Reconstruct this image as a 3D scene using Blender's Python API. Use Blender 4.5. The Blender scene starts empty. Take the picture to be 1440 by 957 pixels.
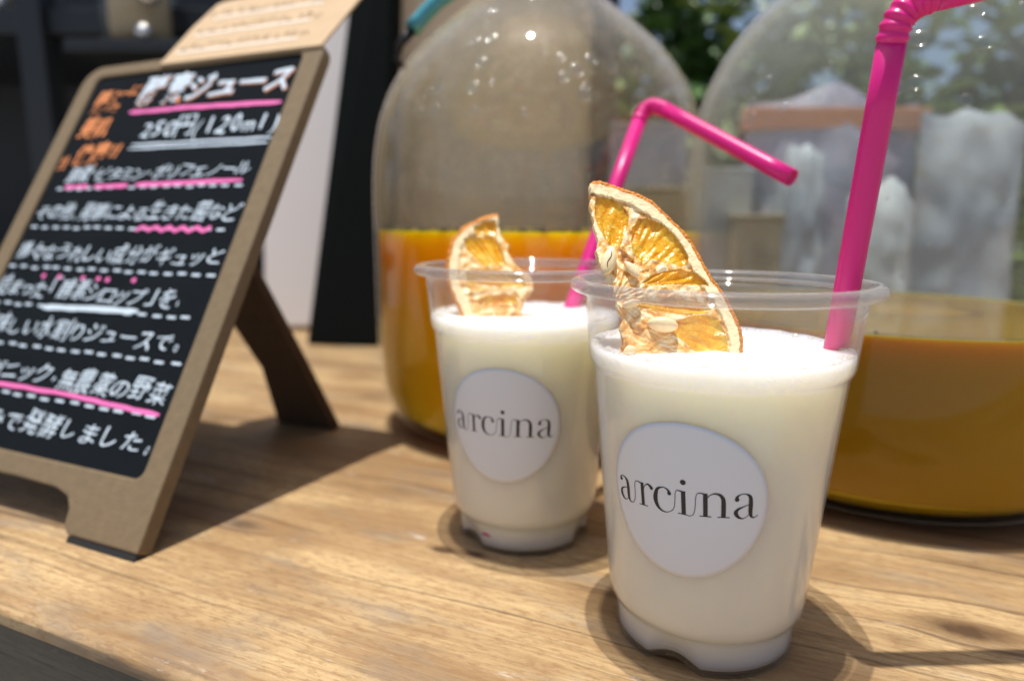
import bpy, bmesh, math, random
from math import sin, cos, pi, radians, sqrt, exp, atan2
from mathutils import Vector, Matrix, noise
S = bpy.context.scene
C = S.collection
R = random.Random(7)

# ------------------------------------------------------------ camera
CH, CP, CF = 0.1124, 0.173, 944.9            # height, pitch down, focal length (px of a 1440 px wide frame)
cd = bpy.data.cameras.new('camera'); cam = bpy.data.objects.new('camera', cd); C.objects.link(cam)
cam.location = (0, 0, CH); cam.rotation_euler = (pi/2 - CP, 0, 0)
cam.rotation_euler = (Matrix.Rotation(pi/2-CP, 3, 'X') @ Matrix.Rotation(0.0032, 3, 'Z')).to_euler()
cd.sensor_width = 36; cd.lens = CF/1440*36; cd.clip_start = .01; cd.clip_end = 200
cd.dof.use_dof = True; cd.dof.focus_distance = .166; cd.dof.aperture_fstop = 7.0
S.camera = cam
# ------------------------------------------------------------ light
SX, SY = .065, .020                          # shadow shift per metre of height
sdir = Vector((-SX, -SY, 1)).normalized()
w = bpy.data.worlds.new('World'); S.world = w; w.use_nodes = True
nt = w.node_tree; bg = nt.nodes['Background']
sky = nt.nodes.new('ShaderNodeTexSky'); sky.sky_type = 'NISHITA'; sky.sun_disc = False
sky.sun_elevation = math.asin(sdir.z); sky.sun_rotation = atan2(sdir.x, sdir.y)
sky.air_density = .75; sky.dust_density = 3.0; sky.ozone_density = .2
nt.links.new(sky.outputs[0], bg.inputs[0]); bg.inputs[1].default_value = .10
sl = bpy.data.lights.new('sun', 'SUN'); sl.energy = 4.0; sl.angle = radians(.53); sl.color = (1, .95, .87)
so = bpy.data.objects.new('sun', sl); C.objects.link(so); so.rotation_euler = sdir.to_track_quat('Z', 'Y').to_euler()
so.location = (0, 0, 3)
S.view_settings.view_transform = 'Standard'; S.view_settings.look = 'None'
S.view_settings.exposure = 0.42; S.view_settings.gamma = 1
cy = S.cycles
cy.max_bounces = 14; cy.transparent_max_bounces = 40; cy.transmission_bounces = 8; cy.glossy_bounces = 5; cy.diffuse_bounces = 5
cy.caustics_reflective = False; cy.caustics_refractive = False; cy.sample_clamp_indirect = 6
cy.use_denoising = True

# ------------------------------------------------------------ helpers
def at(px, py, Y):                            # pixel of the 1440 x 957 frame -> point at distance Y
    a = (px-720)/CF; b = -(py-478.5)/CF
    y = cos(CP)+b*sin(CP); z = -sin(CP)+b*cos(CP); t = Y/y
    return Vector((a*t, Y, CH+z*t))
def atz(px, py, z):
    a = (px-720)/CF; b = -(py-478.5)/CF
    y = cos(CP)+b*sin(CP); zz = -sin(CP)+b*cos(CP); t = (z-CH)/zz
    return Vector((a*t, y*t, z))
def link(name, me, mat=None, parent=None, loc=None):
    o = bpy.data.objects.new(name, me); C.objects.link(o)
    if mat is not None and me is not None:
        me.materials.clear(); me.materials.append(mat)
    if parent is not None: o.parent = parent
    if loc is not None: o.location = loc
    return o
def tag(o, label, cat=None, group=None, kind=None):
    if label: o['label'] = label
    if cat: o['category'] = cat
    if group: o['group'] = group
    if kind: o['kind'] = kind
    return o
def thing(name, label, cat, loc=(0, 0, 0), rz=0, group=None):
    o = bpy.data.objects.new(name, None); C.objects.link(o); o.empty_display_size = .02
    o.location = loc; o.rotation_euler = (0, 0, rz); return tag(o, label, cat, group)
def mesh(name, vs, fs, smooth=True):
    me = bpy.data.meshes.new(name); me.from_pydata([tuple(v) for v in vs], [], fs)
    if smooth: me.polygons.foreach_set('use_smooth', [True]*len(me.polygons))
    me.update(); return me
class MB:
    def __init__(s): s.v = []; s.f = []
    def add(s, vs, fs):
        n = len(s.v); s.v += [tuple(v) for v in vs]; s.f += [tuple(i+n for i in f) for f in fs]; return s
    def box(s, x0, x1, y0, y1, z0, z1, M=None):
        vs = [Vector((x, y, z)) for z in (z0, z1) for y in (y0, y1) for x in (x0, x1)]
        if M: vs = [M @ v for v in vs]
        return s.add(vs, [(0, 2, 3, 1), (4, 5, 7, 6), (0, 1, 5, 4), (2, 6, 7, 3), (0, 4, 6, 2), (1, 3, 7, 5)])
    def tube(s, pts, rad, n=16, cap=True):
        pts = [Vector(p) for p in pts]; rs = rad if isinstance(rad, (list, tuple)) else [rad]*len(pts)
        t0 = (pts[1]-pts[0]).normalized(); up = t0.orthogonal().normalized(); vs = []; fs = []
        for i, p in enumerate(pts):
            t = (pts[min(i+1, len(pts)-1)]-pts[max(i-1, 0)]).normalized()
            up = (up-t*up.dot(t)).normalized(); sd = t.cross(up)
            for k in range(n):
                a = 2*pi*k/n; vs.append(p+(up*cos(a)+sd*sin(a))*rs[i])
        for i in range(len(pts)-1):
            for k in range(n):
                a = i*n+k; b = i*n+(k+1) % n; fs.append((a, b, b+n, a+n))
        if cap: fs.append(tuple(range(n-1, -1, -1))); fs.append(tuple(range((len(pts)-1)*n, len(pts)*n)))
        return s.add(vs, fs)
    def lathe(s, prof, n=96, closed=False, fn=None, cap=(False, False)):
        vs = []; fs = []; m = len(prof)
        for (r, z) in prof:
            for k in range(n):
                a = 2*pi*k/n; rr, zz = (r, z) if fn is None else fn(r, z, a)
                vs.append((rr*cos(a), rr*sin(a), zz))
        for i in range(m if closed else m-1):
            j = (i+1) % m
            for k in range(n):
                k2 = (k+1) % n; fs.append((i*n+k, i*n+k2, j*n+k2, j*n+k))
        if cap[0]: fs.append(tuple(range(n-1, -1, -1)))
        if cap[1]: fs.append(tuple(range((m-1)*n, m*n)))
        return s.add(vs, fs)
    def sphere(s, c, r, nu=10, nv=6, M=None):
        c = Vector(c); vs = []; fs = []
        rr = r if isinstance(r, (tuple, list)) else (r, r, r)
        for i in range(nv+1):
            p = pi*i/nv
            for k in range(nu):
                a = 2*pi*k/nu; q = Vector((rr[0]*sin(p)*cos(a), rr[1]*sin(p)*sin(a), rr[2]*cos(p)))
                if M: q = M @ q
                vs.append(c+q)
        for i in range(nv):
            for k in range(nu):
                k2 = (k+1) % nu; fs.append((i*nu+k, (i+1)*nu+k, (i+1)*nu+k2, i*nu+k2))
        return s.add(vs, fs)
    def build(s, name, mat, parent=None, smooth=True, loc=None, bevel=0):
        me = mesh(name, s.v, s.f, smooth)
        bm = bmesh.new(); bm.from_mesh(me)
        if bevel:
            bmesh.ops.remove_doubles(bm, verts=bm.verts, dist=1e-6)
            bmesh.ops.bevel(bm, geom=[e for e in bm.edges if len(e.link_faces) == 2 and e.calc_face_angle(0) > .6], offset=bevel, segments=2, affect='EDGES', profile=.6)
        bmesh.ops.recalc_face_normals(bm, faces=bm.faces); bm.to_mesh(me); bm.free()
        if not smooth: me.polygons.foreach_set('use_smooth', [False]*len(me.polygons))
        return link(name, me, mat, parent, loc)

# ------------------------------------------------------------ materials
class NT:
    def __init__(s, name):
        s.m = bpy.data.materials.new(name); s.m.use_nodes = True; s.t = s.m.node_tree
        s.b = s.t.nodes['Principled BSDF']; s.o = s.t.nodes['Material Output']
    def n(s, typ, ins=None, **kw):
        q = s.t.nodes.new(typ)
        for k, v in kw.items(): setattr(q, k, v)
        for k, v in (ins or {}).items(): s.set(q.inputs[k], v)
        return q
    def set(s, i, v):
        if isinstance(v, bpy.types.NodeSocket): s.t.links.new(v, i)
        else:
            if isinstance(v, tuple) and len(v) == 3 and i.type == 'RGBA': v = (*v, 1)
            i.default_value = v
    def P(s, **kw):
        for k, v in kw.items(): s.set(s.b.inputs[k.replace('_', ' ')], v)
        return s
    def co(s, scale=(1, 1, 1), kind='Object', loc=(0, 0, 0), rot=(0, 0, 0)):
        t = s.n('ShaderNodeTexCoord'); return s.n('ShaderNodeMapping', {'Vector': t.outputs[kind], 'Scale': scale, 'Location': loc, 'Rotation': rot}).outputs[0]
    def noise(s, v, sc, det=4, rough=.55, dist=0, out=0):
        return s.n('ShaderNodeTexNoise', {'Vector': v, 'Scale': sc, 'Detail': det, 'Roughness': rough, 'Distortion': dist}).outputs[out]
    def ramp(s, f, stops, interp='LINEAR'):
        q = s.n('ShaderNodeValToRGB', {'Fac': f}); q.color_ramp.interpolation = interp
        e = q.color_ramp.elements
        while len(e) < len(stops): e.new(.5)
        for i, (p, c) in enumerate(stops):
            e[i].position = p; e[i].color = (c, c, c, 1) if isinstance(c, (int, float)) else (*c, 1)
        return q.outputs[0]
    def mix(s, f, a, b, mode='MIX'):
        q = s.n('ShaderNodeMix', data_type='RGBA', blend_type=mode)
        s.set(q.inputs[0], f); s.set(q.inputs[6], a); s.set(q.inputs[7], b); return q.outputs[2]
    def math(s, op, a, b=0.0, c=None, clamp=False):
        q = s.n('ShaderNodeMath', operation=op, use_clamp=clamp); s.set(q.inputs[0], a); s.set(q.inputs[1], b)
        if c is not None: s.set(q.inputs[2], c)
        return q.outputs[0]
    def bump(s, h, st=.3, d=.001):
        s.set(s.b.inputs['Normal'], s.n('ShaderNodeBump', {'Height': h, 'Strength': st, 'Distance': d}).outputs[0]); return s
def plain(name, col, rough=.5, var=.12, sc=40, bump=.15, bd=.0005, **kw):
    m = NT(name); v = m.co(); f = m.noise(v, sc, 5)
    m.P(Base_Color=m.mix(f, tuple(c*(1-var) for c in col), tuple(min(1, c*(1+var)) for c in col)), Roughness=rough, **kw)
    if bump: m.bump(m.noise(v, sc*4, 4), bump, bd)
    return m.m
def clear(name, tint=(.97, .98, .98), mist=.0, mistcol=(.7, .7, .68), rough=.03, gl=1.0, edge=.35, mistvar=None, f0=.035):
    """thin clear wall: lets light straight through, reflects by Fresnel, a little milky at grazing angles"""
    m = NT(name); t = m.t
    tr = m.n('ShaderNodeBsdfTransparent', {'Color': tint}); g = m.n('ShaderNodeBsdfGlossy', {'Color': (gl, gl, gl), 'Roughness': rough})
    df = m.n('ShaderNodeBsdfDiffuse', {'Color': mistcol}); tl = m.n('ShaderNodeBsdfTranslucent', {'Color': mistcol})
    ds = m.n('ShaderNodeMixShader', {0: .5, 1: df.outputs[0], 2: tl.outputs[0]})
    lw = m.n('ShaderNodeLayerWeight', {'Blend': .5})
    gz = m.math('POWER', lw.outputs['Facing'], 4.0)
    v = m.co()
    base = m.math('MULTIPLY_ADD', gz, edge, mist)
    if mistvar: base = mistvar(m, v, base)
    a = m.n('ShaderNodeMixShader', {0: base, 1: tr.outputs[0], 2: ds.outputs[0]})
    frr = m.math('MULTIPLY_ADD', m.math('POWER', lw.outputs['Facing'], 5.0), .60, f0)
    b = m.n('ShaderNodeMixShader', {0: frr, 1: a.outputs[0], 2: g.outputs[0]})
    t.links.new(b.outputs[0], m.o.inputs[0]); return m.m

M = {}
M['cup'] = clear('clear_plastic', (.975, .975, .975), .03, rough=.04, edge=.42)
M['rim'] = clear('rim_plastic', (.80, .80, .80), .12, (.80, .80, .81), rough=.05, edge=.4, f0=.08)
def above(m, f, lev):
    t = m.n('ShaderNodeTexCoord'); z = m.n('ShaderNodeSeparateXYZ', {0: t.outputs['Object']}).outputs[2]
    return m.math('MULTIPLY', f, m.math('MULTIPLY_ADD', m.math('GREATER_THAN', z, lev), .93, .07))
def jm(m, v, base):
    n1 = m.noise(v, 120, 4, .7); n2 = m.noise(v, 18, 3)
    f = m.math('MULTIPLY', m.ramp(n1, [(.50, 0), (.62, 1)]), .09)
    f = m.math('MULTIPLY', f, m.ramp(n2, [(.3, .3), (.7, 1)]))
    return above(m, m.math('ADD', base, f, clamp=True), .1085)
M['jar'] = clear('misted_jar_glass', (.95, .965, .955), .02, (.70, .68, .60), rough=.035, edge=.34, mistvar=jm, f0=.024)
def jm2(m, v, base):
    n2 = m.noise(v, 26, 3)
    return above(m, m.math('ADD', base, m.math('MULTIPLY', m.ramp(n2, [(.45, 0), (.75, 1)]), .06), clamp=True), .0745)
M['jar2'] = clear('clear_jar_glass', (.95, .97, .965), .05, (.62, .66, .66), rough=.03, edge=.4, mistvar=jm2, f0=.014)

M['film'] = clear('bubble_film', (.97, .97, .97), .12, (.9, .88, .8), rough=.08, edge=.5, f0=.05)
def milkmat(name, col, bump=None):
    m = NT(name); v = m.co()
    m.P(Base_Color=col, Roughness=.35, Subsurface_Weight=1.0, Subsurface_Scale=.022, Subsurface_Radius=(1, .9, .62), Specular_IOR_Level=.3)
    if bump:
        vo = m.n('ShaderNodeTexVoronoi', {'Vector': v, 'Scale': 1100.0}, feature='F1')
        vo2 = m.n('ShaderNodeTexVoronoi', {'Vector': v, 'Scale': 420.0}, feature='F1')
        m.bump(m.math('ADD', vo.outputs[0], vo2.outputs[0]), .28, .0005)
    return m.m
M['milk'] = milkmat('milk_drink', (.93, .895, .765))
M['foam'] = milkmat('milk_foam', (.94, .925, .86), True)
M['bubble'] = plain('foam_bubbles', (.95, .93, .86), .2, .03, 300, 0)
def juice(name, c1, c2, scale, rg=.5):
    m = NT(name); v = m.co((1, 1, .5))
    f = m.noise(v, 14, 3)
    m.P(Base_Color=m.mix(f, c1, c2), Roughness=.3, Subsurface_Weight=1.0, Subsurface_Scale=scale, Subsurface_Radius=(1, rg, .05), Specular_IOR_Level=.0)
    return m.m
M['juice1'] = juice('cloudy_citrus_juice', (.94, .43, .003), (.96, .48, .004), .06, .48)
M['juice2'] = juice('amber_juice', (.38, .195, .001), (.42, .22, .002), .03)

def surf(name, col):
    m = NT(name); m.P(Base_Color=col, Roughness=.04, IOR=1.36, Specular_IOR_Level=.4, Subsurface_Weight=1, Subsurface_Scale=.05, Subsurface_Radius=(1, .4, .05)); m.bump(m.noise(m.co(), 60, 2), .1, .0005); return m.m
M['surf1'] = surf('cloudy_syrup_surface', (.94, .48, .01)); M['surf2'] = surf('amber_syrup_surface', (.30, .165, .005))
def straw_m():
    m = NT('pink_straw'); v = m.co()
    m.P(Base_Color=(.86, .02, .30), Roughness=.32, Subsurface_Weight=.35, Subsurface_Scale=.003, Subsurface_Radius=(1, .3, .6), Coat_Weight=.2)
    tl = m.n('ShaderNodeBsdfTranslucent', {'Color': (.9, .03, .33)})
    mx = m.n('ShaderNodeMixShader', {0: .3, 1: m.b.outputs[0], 2: tl.outputs[0]}); m.t.links.new(mx.outputs[0], m.o.inputs[0]); return m.m
M['straw'] = straw_m()
def wood(name, knots_and_shade, light=(.52, .375, .195), dark=(.25, .145, .065), deep=(.08, .045, .022), sc=1.0):
    m = NT(name); co = m.n('ShaderNodeTexCoord').outputs['Object']
    sp = m.n('ShaderNodeSeparateXYZ', {0: co}); x, y, z = sp.outputs
    wob = m.noise(m.n('ShaderNodeMapping', {'Vector': co, 'Scale': (4, 14, 14)}).outputs[0], 1.0, 3)
    yy = m.math('MULTIPLY_ADD', m.math('SUBTRACT', wob, .5), .020, y)
    kd = None
    for (kx, ky, kr, ks) in knots_and_shade:
        dx = m.math('MULTIPLY', m.math('SUBTRACT', x, kx), 1/(kr*2.2)); dy = m.math('MULTIPLY', m.math('SUBTRACT', y, ky), 1/kr)
        d2 = m.math('ADD', m.math('MULTIPLY', dx, dx), m.math('MULTIPLY', dy, dy))
        g = m.math('EXPONENT', m.math('MULTIPLY', d2, -1.0))
        sg = m.math('MULTIPLY', dy, g); yy = m.math('MULTIPLY_ADD', sg, -kr*.9, yy)
        core = m.math('MULTIPLY', m.math('EXPONENT', m.math('MULTIPLY', d2, -3.5)), ks)
        kd = core if kd is None else m.math('ADD', kd, core)
    cv = m.n('ShaderNodeCombineXYZ', {0: m.math('MULTIPLY', x, 3.0), 1: m.math('MULTIPLY', yy, 75.0*sc), 2: m.math('MULTIPLY', z, 75.0*sc)}).outputs[0]
    fine = m.n('ShaderNodeCombineXYZ', {0: m.math('MULTIPLY', x, 30.0), 1: m.math('MULTIPLY', yy, 900.0), 2: m.math('MULTIPLY', z, 900.0)}).outputs[0]
    ring = m.noise(cv, 1.0, 3, .55, .6); fin = m.noise(fine, 1.0, 4, .65)
    patch = m.noise(m.n('ShaderNodeMapping', {'Vector': co, 'Scale': (9, 24, 24), 'Location': (3, 1, 0)}).outputs[0], 1.0, 4, .6)
    c = m.mix(m.ramp(ring, [(.34, .75), (.48, .22), (.62, 0)]), light, dark)
    spk = m.noise(m.n('ShaderNodeMapping', {'Vector': co, 'Scale': (180, 620, 620)}).outputs[0], 1.0, 5, .75)
    c = m.mix(m.math('MULTIPLY', m.ramp(spk, [(.49, 0), (.60, 1)]), .68), c, dark)
    c = m.mix(m.math('MULTIPLY', m.ramp(fin, [(.45, 0), (.70, 1)]), .6), c, dark)
    c = m.mix(m.math('MULTIPLY', m.ramp(patch, [(.44, 0), (.60, 1)]), .72), c, tuple(q*.9 for q in dark))
    ph = m.math('MULTIPLY_ADD', m.noise(m.n('ShaderNodeMapping', {'Vector': co, 'Scale': (7, 30, 30)}).outputs[0], 1.0, 2), 7.0, m.math('MULTIPLY', yy, 2*pi/.0052))
    gl_ = m.math('POWER', m.math('MULTIPLY_ADD', m.math('SINE', ph), .5, .5), 5.0)
    gfade = m.ramp(m.noise(m.n('ShaderNodeMapping', {'Vector': co, 'Scale': (12, 40, 40), 'Location': (5, 5, 5)}).outputs[0], 1.0, 3), [(.35, .15), (.6, 1)])
    c = m.mix(m.math('MULTIPLY', m.math('MULTIPLY', gl_, gfade), .38), c, tuple(q*.8 for q in dark))
    grey = m.noise(m.n('ShaderNodeMapping', {'Vector': co, 'Scale': (22, 60, 60), 'Location': (1, 8, 5)}).outputs[0], 1.0, 4, .6)
    c = m.mix(m.math('MULTIPLY', m.ramp(grey, [(.52, 0), (.7, 1)]), .45), c, tuple((sum(dark)/3*1.15, sum(dark)/3*1.1, sum(dark)/3)[i] for i in range(3)))
    # thin dark latewood lines
    ln = m.noise(m.n('ShaderNodeCombineXYZ', {0: m.math('MULTIPLY', x, 5.0), 1: m.math('MULTIPLY', yy, 210.0*sc), 2: m.math('MULTIPLY', z, 210.0*sc)}).outputs[0], 1.0, 2, .5)
    lnm = m.ramp(ln, [(.33, 1), (.41, 0)])
    c = m.mix(m.math('MULTIPLY', lnm, .6), c, deep)
    if kd is not None:
        knot_shade = m.math('MULTIPLY', kd, m.math('ADD', m.noise(co, 160, 3), .35), clamp=True); c = m.mix(knot_shade, c, deep)
    # pale worn scuffs
    sc1 = m.noise(m.n('ShaderNodeMapping', {'Vector': co, 'Scale': (26, 95, 95), 'Location': (7, 3, 2)}).outputs[0], 1.0, 5, .7)
    c = m.mix(m.math('MULTIPLY', m.ramp(sc1, [(.63, 0), (.70, 1)]), .55), c, (.56, .50, .44))
    m.P(Base_Color=c, Roughness=.55, Specular_IOR_Level=.35)
    h = m.math('ADD', m.math('MULTIPLY', ring, .6), m.math('MULTIPLY', fin, .5)); h = m.math('SUBTRACT', h, m.math('MULTIPLY', lnm, .5))
    m.bump(h, .7, .0009); return m.m
M['mdf'] = plain('brown_fibreboard', (.175, .127, .07), .75, .25, 260, .6, .0004)
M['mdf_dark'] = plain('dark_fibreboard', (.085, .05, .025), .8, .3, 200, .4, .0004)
M['slate'] = plain('chalkboard_black', (.008, .011, .014), .8, .3, 30, .1, Specular_IOR_Level=.05)
M['rubber'] = plain('black_rubber', (.015, .015, .015), .6)
M['kraft'] = plain('kraft_card', (.52, .38, .235), .8, .1, 120, .3)
M['kraft_ink'] = plain('brown_ink', (.20, .11, .06), .8, .1)
M['kraft_white'] = plain('white_marker', (.78, .74, .66), .8, .1)
M['ink_white'] = plain('white_chalk_marker', (.55, .66, .76), .8, .12, 300)
M['ink_pink'] = plain('pink_chalk_marker', (.80, .16, .45), .8, .12, 300)
M['ink_orange'] = plain('orange_chalk_marker', (.62, .22, .075), .8, .15, 300)
M['label'] = plain('silver_white_label', (.71, .72, .745), .42, .04, 20, .05)
M['ink'] = plain('black_ink', (.012, .010, .010), .5, .1)
M['rind'] = plain('dried_orange_rind', (.62, .22, .015), .4, .4, 500, .9, .0006)
M['pith'] = plain('dried_pith', (.90, .73, .44), .7, .08, 500, .5, .0004)
M['seed'] = plain('orange_seed', (.82, .66, .40), .4, .12, 300, .3, .0003, Subsurface_Weight=.3, Subsurface_Scale=.001)
M['seedline'] = plain('seed_seam', (.10, .06, .03), .6)
def pulp():
    m = NT('dried_orange_pulp'); v = m.co()
    f = m.noise(v, 330, 5, .6, 1.2); g = m.noise(v, 95, 3)
    c = m.ramp(f, [(.28, (.85, .34, .008)), (.42, (.98, .58, .015)), (.57, (1.0, .75, .07)), (.76, (1.0, .90, .38))])
    c = m.mix(m.ramp(g, [(.4, 0), (.7, .45)]), c, (.80, .30, .015))
    m.P(Base_Color=c, Roughness=.22, Specular_IOR_Level=.6, Coat_Weight=.6, Coat_Roughness=.12)
    m.bump(m.noise(v, 300, 4, .55, 1.4), .6, .0007)
    tl = m.n('ShaderNodeBsdfTranslucent', {'Color': c})
    mx = m.n('ShaderNodeMixShader', {0: .5, 1: m.b.outputs[0], 2: tl.outputs[0]}); m.t.links.new(mx.outputs[0], m.o.inputs[0]); return m.m
M['pulp'] = pulp()
def memb():
    m = NT('dried_membrane'); v = m.co((1, 1, 1)); f = m.noise(v, 150, 4, .55, 2.0)
    c = m.ramp(f, [(.32, (.34, .13, .03)), (.46, (.80, .42, .10)), (.58, (.95, .78, .48))])
    m.P(Base_Color=c, Roughness=.4); m.bump(f, .5, .0006); return m.m
M['membrane'] = memb()
M['black_panel'] = plain('black_panel', (.008, .011, .011), .7, .2, 6, .05, Specular_IOR_Level=.05)
M['white_panel'] = plain('white_panel', (.78, .76, .76), .6, .05, 4, .05)
M['dark_metal'] = plain('dark_metal', (.012, .017, .022), .5, .2, 8, .1)
M['chrome'] = plain('chrome', (.8, .8, .8), .12, .05, 10, 0, Metallic=1.0)
M['iron'] = plain('black_wire', (.02, .02, .02), .4, .1, 50, .1, Metallic=.5)
M['bluegrip'] = plain('teal_plastic', (.06, .30, .38), .25, .1, 50, .1)

# ------------------------------------------------------------ ground and table
TA = radians(-23.9)                           # direction of the table's front edge
e0 = atz(0, 856, 0)                           # a point on the front edge
ed = Vector((cos(TA), sin(TA), 0)); eb = Vector((-sin(TA), cos(TA), 0))
TM = Matrix.Translation(e0) @ Matrix.Rotation(TA, 4, 'Z')
TI = TM.inverted()
def tl(px, py): q = TI @ atz(px, py, 0); return q.x, q.y
g = MB(); g.add([(-60, -60, -.78), (60, -60, -.78), (60, 60, -.78), (-60, 60, -.78)], [(0, 1, 2, 3)])
gm = NT('paving'); v = gm.co(); br = gm.n('ShaderNodeTexBrick', {'Vector': v, 'Color1': (.36, .35, .33), 'Color2': (.30, .29, .28), 'Mortar': (.16, .16, .15), 'Scale': 3.0, 'Mortar Size': .01})
gm.P(Base_Color=gm.mix(gm.noise(v, 30, 5), br.outputs[0], (.30, .29, .27)), Roughness=.85)
tag(g.build('ground', gm.m, smooth=False), None, kind='structure')

knot_shade = [(*tl(345, 738), .006, 1.0), (*tl(625, 773), .0035, 2.2), (*tl(668, 779), .0030, 2.0), (*tl(152, 922), .0035, .9), (*tl(1190, 800), .009, .3), (*tl(1365, 885), .010, 1.3), (*tl(560, 690), .008, .35), (*tl(420, 640), .009, .5), (*tl(1270, 895), .006, .5), (*tl(520, 560), .010, .8), (*tl(300, 590), .012, .6)]  # knots; the dark pair at far right paints the straw's shadow stripe
M['wood'] = wood('worn_pine', knot_shade)
table = thing('wooden_table', 'worn pale pine table that everything stands on', 'table', TM.to_translation(), TA)
def slab(x0, x1, y0, y1, z0, z1, nx, bev, name):
    """long board with a hand-worn front arris"""
    prof = [(y1, z0), (y1, z1)]
    k = 7
    top = []
    for i in range(k+1):
        a = pi/2*i/k; top.append((y0+bev-bev*sin(a), z1-bev*.5+bev*.5*cos(a)))
    prof += top + [(y0, z0)]
    mb = MB(); vs = []; n = len(prof)
    for i in range(nx+1):
        x = x0+(x1-x0)*i/nx
        for j, (y, z) in enumerate(prof):
            wv = 0
            if 2 <= j <= 2+k: wv = .0006*noise.noise(Vector((x*14, j*.3, 0)))+.0004*noise.noise(Vector((x*60, j*.5, 3)))
            vs.append((x, y+wv, z+(wv*.5 if j > 2 else 0)))
    fs = [(i*n+j, i*n+(j+1) % n, (i+1)*n+(j+1) % n, (i+1)*n+j) for i in range(nx) for j in range(n)]
    fs += [tuple(range(n-1, -1, -1)), tuple(range(nx*n, nx*n+n))]
    mb.add(vs, fs); return mb.build(name, M['wood'], table)
slab(-.55, 1.15, 0, .66, -.0055, 0, 240, .0055, 'tabletop')
M['wood_dark'] = wood('dark_pine', [], (.085, .070, .045), (.045, .036, .024), (.02, .016, .01))  # much darker wood colour for the face below the tabletop
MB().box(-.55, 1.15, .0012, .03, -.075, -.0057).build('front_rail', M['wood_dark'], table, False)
for (lx, ly) in ((-.5, .04), (1.05, .04), (-.5, .56), (1.05, .56)):
    MB().box(lx, lx+.06, ly, ly+.06, -.78, -.044).build('leg', M['wood'], table, False, bevel=.002)

# ------------------------------------------------------------ cups
H = .0984
def rw(z):                                    # outer wall radius of the cup
    pts = [(0, .0236), (.0095, .0240), (.0105, .0252), (.0125, .0262), (.070, .03175), (.0745, .0322), (.0755, .0324), (.0768, .0332), (.0785, .0336), (.081, .03375), (.0935, .0350), (H, .0354)]
    for (a, ra), (b, rb) in zip(pts, pts[1:]):
        if z <= b: return ra+(rb-ra)*max(0, z-a)/(b-a)
    return pts[-1][1]
def scallop(phase, inner=0.0):
    def fn(r, z, a):
        if z < .0096:
            u = ((a-phase)/(2*pi)*3) % 1.0; u = min(u, 1-u)*2       # 0 in a notch, 1 mid foot
            k = (1-(u/.30)**2)**1.2 if u < .30 else 0
            f = 1-z/.0096 if z > .004 else 1
            return r-.0016*k*min(1, f*1.6), z+.0026*k*max(0, 1-z/.0080)
        return r, z
    return fn
def cup_mesh(phase):
    t = .00038
    zs = [0, .0006, .002, .004, .006, .008, .0095, .0100, .0105, .0115, .0125, .015]+[.02+i*.005 for i in range(11)]+[.0715, .0735, .0745, .0755, .0762, .0768, .0776, .0785, .081, .085, .09, .0945]
    out = [(rw(z), z) for z in zs]
    inn = [(r-t, max(z, .0012)) for r, z in reversed(out)]
    prof = [(.0006, .0004), (.012, .0004), (.0215, .0002)]+out+inn+[(.0215, .0013), (.012, .0013), (.0006, .0013)]
    return prof
def rim_prof():
    c = (.0369, .0966); a_, b_ = .0021, .0017
    return [(c[0]+a_*cos(t)*(1 if cos(t) > 0 else .9), c[1]+b_*sin(t)) for t in [2*pi*i/20 for i in range(20)]]

def wrap(az0, zc, rot=0):
    sn, cs = sin(rot), cos(rot)
    def f(u, v, eps):
        uu = u*cs-v*sn; vv = u*sn+v*cs; z = zc+vv; r = rw(z)+eps; a = az0+uu/rw(zc+vv*.0); return Vector((r*cos(a), r*sin(a), z))
    return f
def disc_mesh(fn, rad, eps, rings=14, seg=72):
    vs = [fn(0, 0, eps)]; fs = []
    for i in range(1, rings+1):
        for k in range(seg):
            a = 2*pi*k/seg; r = rad*i/rings; vs.append(fn(r*cos(a), r*sin(a), eps))
    for k in range(seg):
        k2 = (k+1) % seg; fs.append((0, 1+k, 1+k2))
        for i in range(rings-1):
            a = 1+i*seg; fs.append((a+k, a+seg+k, a+seg+k2, a+k2))
    n = len(vs)                                 # thin turned-down border so the sticker has an edge
    for k in range(seg):
        a = 2*pi*k/seg; vs.append(fn(rad*cos(a), rad*sin(a), .00002))
    b = 1+(rings-1)*seg
    for k in range(seg): fs.append((b+k, n+k, n+(k+1) % seg, b+(k+1) % seg))
    return mesh('sticker', vs, fs)
def catmull(p, n=10):
    if len(p) < 3:
        return [tuple(p[0][j]+(p[1][j]-p[0][j])*i/n for j in range(3)) for i in range(n+1)]
    out = []
    q = [p[0]]+list(p)+[p[-1]]
    for i in range(1, len(q)-2):
        for k in range(n):
            t = k/n; o = []
            for j in range(3):
                a, b, c, d = q[i-1][j], q[i][j], q[i+1][j], q[i+2][j]
                o.append(.5*((2*b)+(-a+c)*t+(2*a-5*b+4*c-d)*t*t+(-a+3*b-3*c+d)*t**3))
            out.append(tuple(o))
    out.append(tuple(p[-1])); return out
hl = .026
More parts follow.
